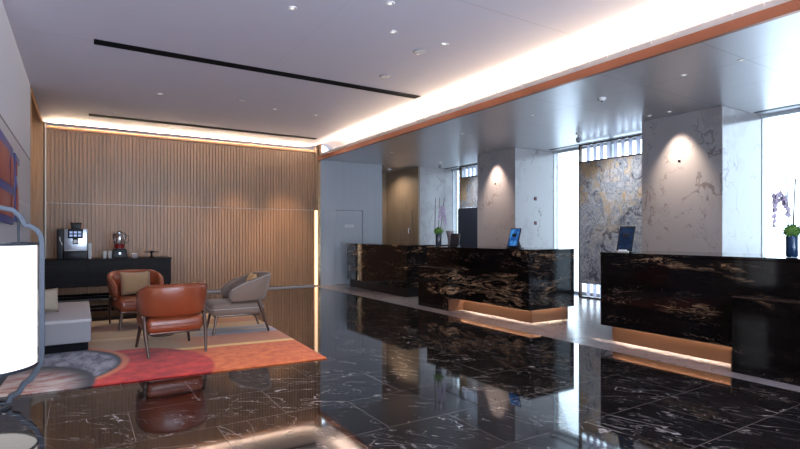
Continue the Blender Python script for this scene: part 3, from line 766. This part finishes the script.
# ------------------------------------------------------------------ console with coffee things
t = thing('console_cabinet', 'long espresso brown console against the ribbed wall carrying the coffee machine', 'console', (.50, 11.95, 0))
MB().box((-1.10, -.32, .34), (1.12, .32, .85)).build('body', 'console', t, bevel=.004, seg=1)
MB().box((-1.12, -.34, .85), (1.14, .34, .88)).build('countertop', 'console', t, bevel=.004, seg=1)
for k in range(3): MB().box((-1.09 + k * .735, -.329, .36), (-1.09 + k * .735 + .722, -.32, .84)).build('door', 'console', t, bevel=.002, seg=1)
MB().box((-1.08, -.30, .10), (1.10, -.26, .15)).box((-1.08, .26, .10), (1.10, .30, .15)).build('base_rail', 'black', t)
for sx in (-1.08, 1.06):
    for sy in (-.30, .26): MB().box((sx, sy, 0), (sx + .04, sy + .04, .34)).build('leg', 'black', t)
CT = .881
t = thing('coffee_machine', 'silver and black coffee machine with a blue display on the console', 'coffee machine', (-.11, 11.88, CT), R(-2)); t.scale = (.88, .9, .86)
MB().box((-.17, -.21, .19), (.27, .22, .68)).build('body', 'silver', t, bevel=.012)
MB().box((-.17, -.24, .0), (.27, .22, .19)).build('base', 'dark_plastic', t, bevel=.01)
MB().box((-.15, -.27, .19), (.25, -.21, .205)).build('drip_tray', 'white_metal', t, bevel=.003)
MB().box((-.30, -.18, 0), (-.18, .20, .68)).build('milk_cooler', 'dark_plastic', t, bevel=.01)
MB().tube([(-.24, -.20, .5), (-.23, -.22, .42), (-.19, -.23, .32)], .008).build('milk_hose', 'white_metal', t)
dd = MB().box((-.09, -.25, .47), (.19, -.21, .68)).build('display', 'dark_plastic', t, bevel=.008)
o = MB()
for i in range(3):
    for j in range(2): o.box((-.06 + i * .08, -.2535, .51 + j * .07), (-.005 + i * .08, -.2505, .555 + j * .07))
o.build('button', emitter('blue_button', (.10, .22, .62), .7), dd)
MB().box((.0, -.26, .34), (.10, -.21, .47)).build('spout', 'dark_plastic', t, bevel=.006)
MB().box((.015, -.2615, .36), (.085, -.2605, .44)).build('spout_plate', 'white_metal', t)
MB().rings([[(x_, y_, z_) for x_, y_ in ((.05 - w_, -.12), (.05 + w_, -.12), (.05 + w_, .1), (.05 - w_, .1))] for w_, z_ in ((.085, .68), (.10, .81))]).build('bean_hopper', 'dark_plastic', t, bevel=.008)
MB().box((-.055, -.13, .80), (.155, .11, .82)).build('hopper_lid', 'black', t, bevel=.004)

def cup_profile(k): return [(.026, 0), (.038, .088), (.041, .092), (.041, .098), (.036, .096), (.024, .01)]
cups = [((.165, 11.80), 5, 'tall stack of paper cups', 'paper cups stacked beside the coffee machine'), ((.42, 11.80), 2, 'short stack', 'paper cups stacked left of the blender'), ((.515, 11.86), 2, 'short stack', 'paper cups in the short pair of stacks')]
cp = None
lab5 = ['paper cup at the bottom of the tall stack beside the coffee machine', 'paper cup second from the bottom of the tall stack', 'paper cup in the middle of the tall stack', 'paper cup second from the top of the tall stack', 'paper cup on top of the tall stack beside the coffee machine']
lab2 = [['lower paper cup of the left short stack by the blender', 'upper paper cup of the left short stack by the blender'], ['lower paper cup of the short stack nearest the blender', 'upper paper cup of the short stack nearest the blender']]
for ci, ((cx, cy), n, _, grp) in enumerate(cups):
    for k in range(n):
        lab = lab5[k] if ci == 0 else lab2[ci - 1][k]
        flip = (ci == 0 and k >= 3)
        if cp is None:
            cp = MB().lathe(cup_profile(0), n=18).build('paper_cup', 'paper', None, True, angle=50); tag(cp, lab, 'cup', grp); o = cp
        else:
            o = cp.copy(); COL.objects.link(o); o['label'] = lab; o['group'] = grp
        o.location = (cx, cy, CT + k * (.052 if ci == 0 else .05) + .001)
t = thing('blender', 'countertop blender with a clear jug of red fruit on the console', 'blender', (.68, 11.82, CT))
MB().rings([[(s_ * .5 * a_, q_ * .5 * b_, z_) for s_, q_ in ((-1, -1), (1, -1), (1, 1), (-1, 1))] for a_, b_, z_ in ((.27, .24, 0), (.27, .24, .05), (.24, .22, .19))]).build('motor_base', 'dark_plastic', t, bevel=.012)
MB().lathe([(.022, .0), (.022, .02)], (0, 0, 0), 16).build('dial', 'silver', t).matrix_local = Matrix.Translation((0, -.115, .10)) @ Matrix.Rotation(R(90), 4, 'X')
jg = MB().rings([[(r_ * math.cos(2 * PI * i / 16), r_ * math.sin(2 * PI * i / 16), z_) for i in range(16)] for r_, z_ in ((.085, .19), (.10, .30), (.125, .46), (.11, .50))]).build('jug', 'jug', t, True)
MB().lathe([(.075, .195), (.088, .20), (.097, .285), (.05, .295)]).build('fruit', 'red_liquid', t, True)
MB().lathe([(.05, .50), (.10, .505), (.10, .52), (.04, .53), (.03, .55)]).build('lid', 'jug', t, True)
MB().tube([(.11, 0, .46), (.16, 0, .45), (.165, 0, .36), (.10, 0, .29)], .010).build('handle', 'jug', t, True)
t = thing('napkin_box', 'small pale napkin box right of the blender', 'box', (.95, 11.82, CT))
MB().box((-.06, -.05, 0), (.06, .05, .085)).build('box_body', 'mauve_vase', t, bevel=.005)
MB().box((-.05, -.035, .08), (.05, .035, .095)).build('napkins', 'paper', t)
t = thing('cake_stand', 'low black footed tray at the right end of the console', 'tray', (1.27, 11.82, CT))
MB().lathe([(.07, 0), (.07, .008), (.018, .02), (.016, .09), (.03, .105), (.135, .110), (.14, .122), (.13, .118)]).build('tray', 'black', t, True)
MB().lathe([(.03, .118), (.032, .135), (.01, .14)], n=14).build('knob', 'black', t, True)

# ------------------------------------------------------------------ lantern floor lamp
LC = (-.665, 5.06)
t = thing('lantern_floor_lamp', 'large glowing white drum lantern in a curved steel frame at the left edge', 'floor lamp', (LC[0], LC[1], 0))
n = 48; r0 = .372
o = MB(); prof = [(.02, .315), (r0 - .02, .315), (r0, .33), (r0, 1.27), (r0 - .02, 1.285), (.02, 1.285)]
o.lathe(prof, n=n).build('lamp_shade', 'shade', t, True, angle=50)
for zz in (.32, 1.28):
    o = MB(); o.rings([[(r_ * math.cos(2 * PI * i / n), r_ * math.sin(2 * PI * i / n), z_) for i in range(n)] for r_, z_ in ((r0 + .003, zz - .012), (r0 + .009, zz - .012), (r0 + .009, zz + .012), (r0 + .003, zz + .012), (r0 + .003, zz - .012))], cap=False)
    o.build('shade_band', 'frame_steel', t, True)
def arc_rib(ang):
    ca, sa = math.cos(ang), math.sin(ang)
    pr = [(.18, .012), (.20, .07), (.25, .09), (.285, .155), (.325, .18), (.365, .24), (.395, .31), (.402, .39), (.402, 1.26), (.395, 1.34), (.37, 1.39), (.33, 1.42), (.29, 1.43), (.26, 1.50), (.21, 1.55), (.14, 1.565), (0, 1.57)]
    m = MB(); rings_ = []
    for i, (r_, z_) in enumerate(pr):
        a_ = Vector(pr[min(i + 1, len(pr) - 1)]) - Vector(pr[max(i - 1, 0)]); a_.normalize(); nn = Vector((a_.y, -a_.x))
        ring = []
        for s_, w_ in ((-1, -1), (1, -1), (1, 1), (-1, 1)):
            rr = r_ + nn.x * .019 * s_; zz = z_ + nn.y * .019 * s_
            ring.append((ca * rr - sa * w_ * .028, sa * rr + ca * w_ * .028, zz))
        rings_.append(ring)
    return m.rings(rings_)
for k in range(4): arc_rib(R(7.5) + k * PI / 2).build('frame_rib', 'frame_steel', t, bevel=.003, seg=1)
o = MB(); o.rings([[(r_ * math.cos(2 * PI * i / 32), r_ * math.sin(2 * PI * i / 32), z_) for i in range(32)] for r_, z_ in ((.17, 0), (.21, 0), (.21, .022), (.17, .022), (.17, 0))], cap=False)
o.build('base_ring', 'frame_steel', t, True)
for k in range(4):
    a = R(7.5) + k * PI / 2; MB().tube([(.25 * math.cos(a), .25 * math.sin(a), 1.28), (.25 * math.cos(a), .25 * math.sin(a), 1.51)], .009, 8).build('support_rod', 'frame_steel', t, True)
MB().tube([(0, 0, .012), (0, 0, .32)], .02, 10).build('stem', 'frame_steel', t, True)
o = MB()
for k in range(4):
    a = R(7.5) + k * PI / 2; o.tube([(0, 0, .02), (.19 * math.cos(a), .19 * math.sin(a), .014)], .011, 8)
o.build('base_spoke', 'frame_steel', t, True)

# ------------------------------------------------------------------ abstract wall relief on the left wall
t = thing('wall_relief', 'abstract red relief outlined in blue hanging on the left wall above the lantern', 'wall art', (LX, 6.75, 1.46))
def relief(poly, d0, d1, mat, name):
    MB().prism(poly, lambda u, v, k: (k, u, v), d0, d1).build(name, mat, t, bevel=.006, seg=2)
relief([(-1.1, .02), (.28, .0), (.36, .08), (.37, .66), (.33, .78), (.22, .84), (-1.1, .88)], .010, .030, 'blue_art', 'blue_outline')
relief([(-1.05, .09), (-.12, .08), (-.10, .32), (-1.05, .32)], .030, .042, 'red_art', 'lower_block')
relief([(.0, .08), (.18, .07), (.22, .12), (.22, .32), (.02, .32)], .030, .042, 'red_art', 'lower_block')
relief([(-1.05, .41), (-.20, .41), (-.16, .50), (-.26, .62), (-.18, .74), (-1.05, .76)], .030, .042, 'red_art', 'upper_block')
relief([(.0, .41), (.22, .41), (.23, .60), (.20, .67), (.12, .71), (-.02, .72), (-.08, .62)], .030, .042, 'red_art', 'upper_block')
relief([(.44, .05), (.72, .04), (.82, .12), (.84, .34), (.78, .46), (.62, .56), (.64, .70), (.92, .72), (.92, .80), (.46, .82)], .010, .030, 'blue_art', 'curled_outline')
relief([(.50, .11), (.66, .10), (.71, .16), (.72, .31), (.66, .40), (.55, .46), (.50, .42)], .030, .042, 'red_art', 'curled_block')
relief([(.49, .56), (.55, .56), (.57, .72), (.49, .73)], .030, .042, 'red_art', 'curled_block')

# warm ceiling washers for the ribbed wall (aimed from the rear slot)
for p_ in ((1.11, 9.18), (3.03, 9.16), (3.85, 9.2), (1.83, 4.99), (3.02, 4.97)): spot('lounge_downlight', (p_[0], p_[1], CZ - .03), (p_[0], p_[1] - .3, 0), 85, (1, .86, .72), 84, 1, .12)
for xx, pw in ((.6, 70), (1.9, 130), (3.1, 260), (4.3, 360)):
    spot('wall_washer', (xx, 11.46, CZ - .03), (xx + .1, BY, .40), pw, (1, .66, .40), 54, 1, .05)
spot('alcove_spot', (-1.2, 11.2, CZ - .06), (-1.0, BY, 2.0), 40, (1, .75, .5), 120, 1, .05)
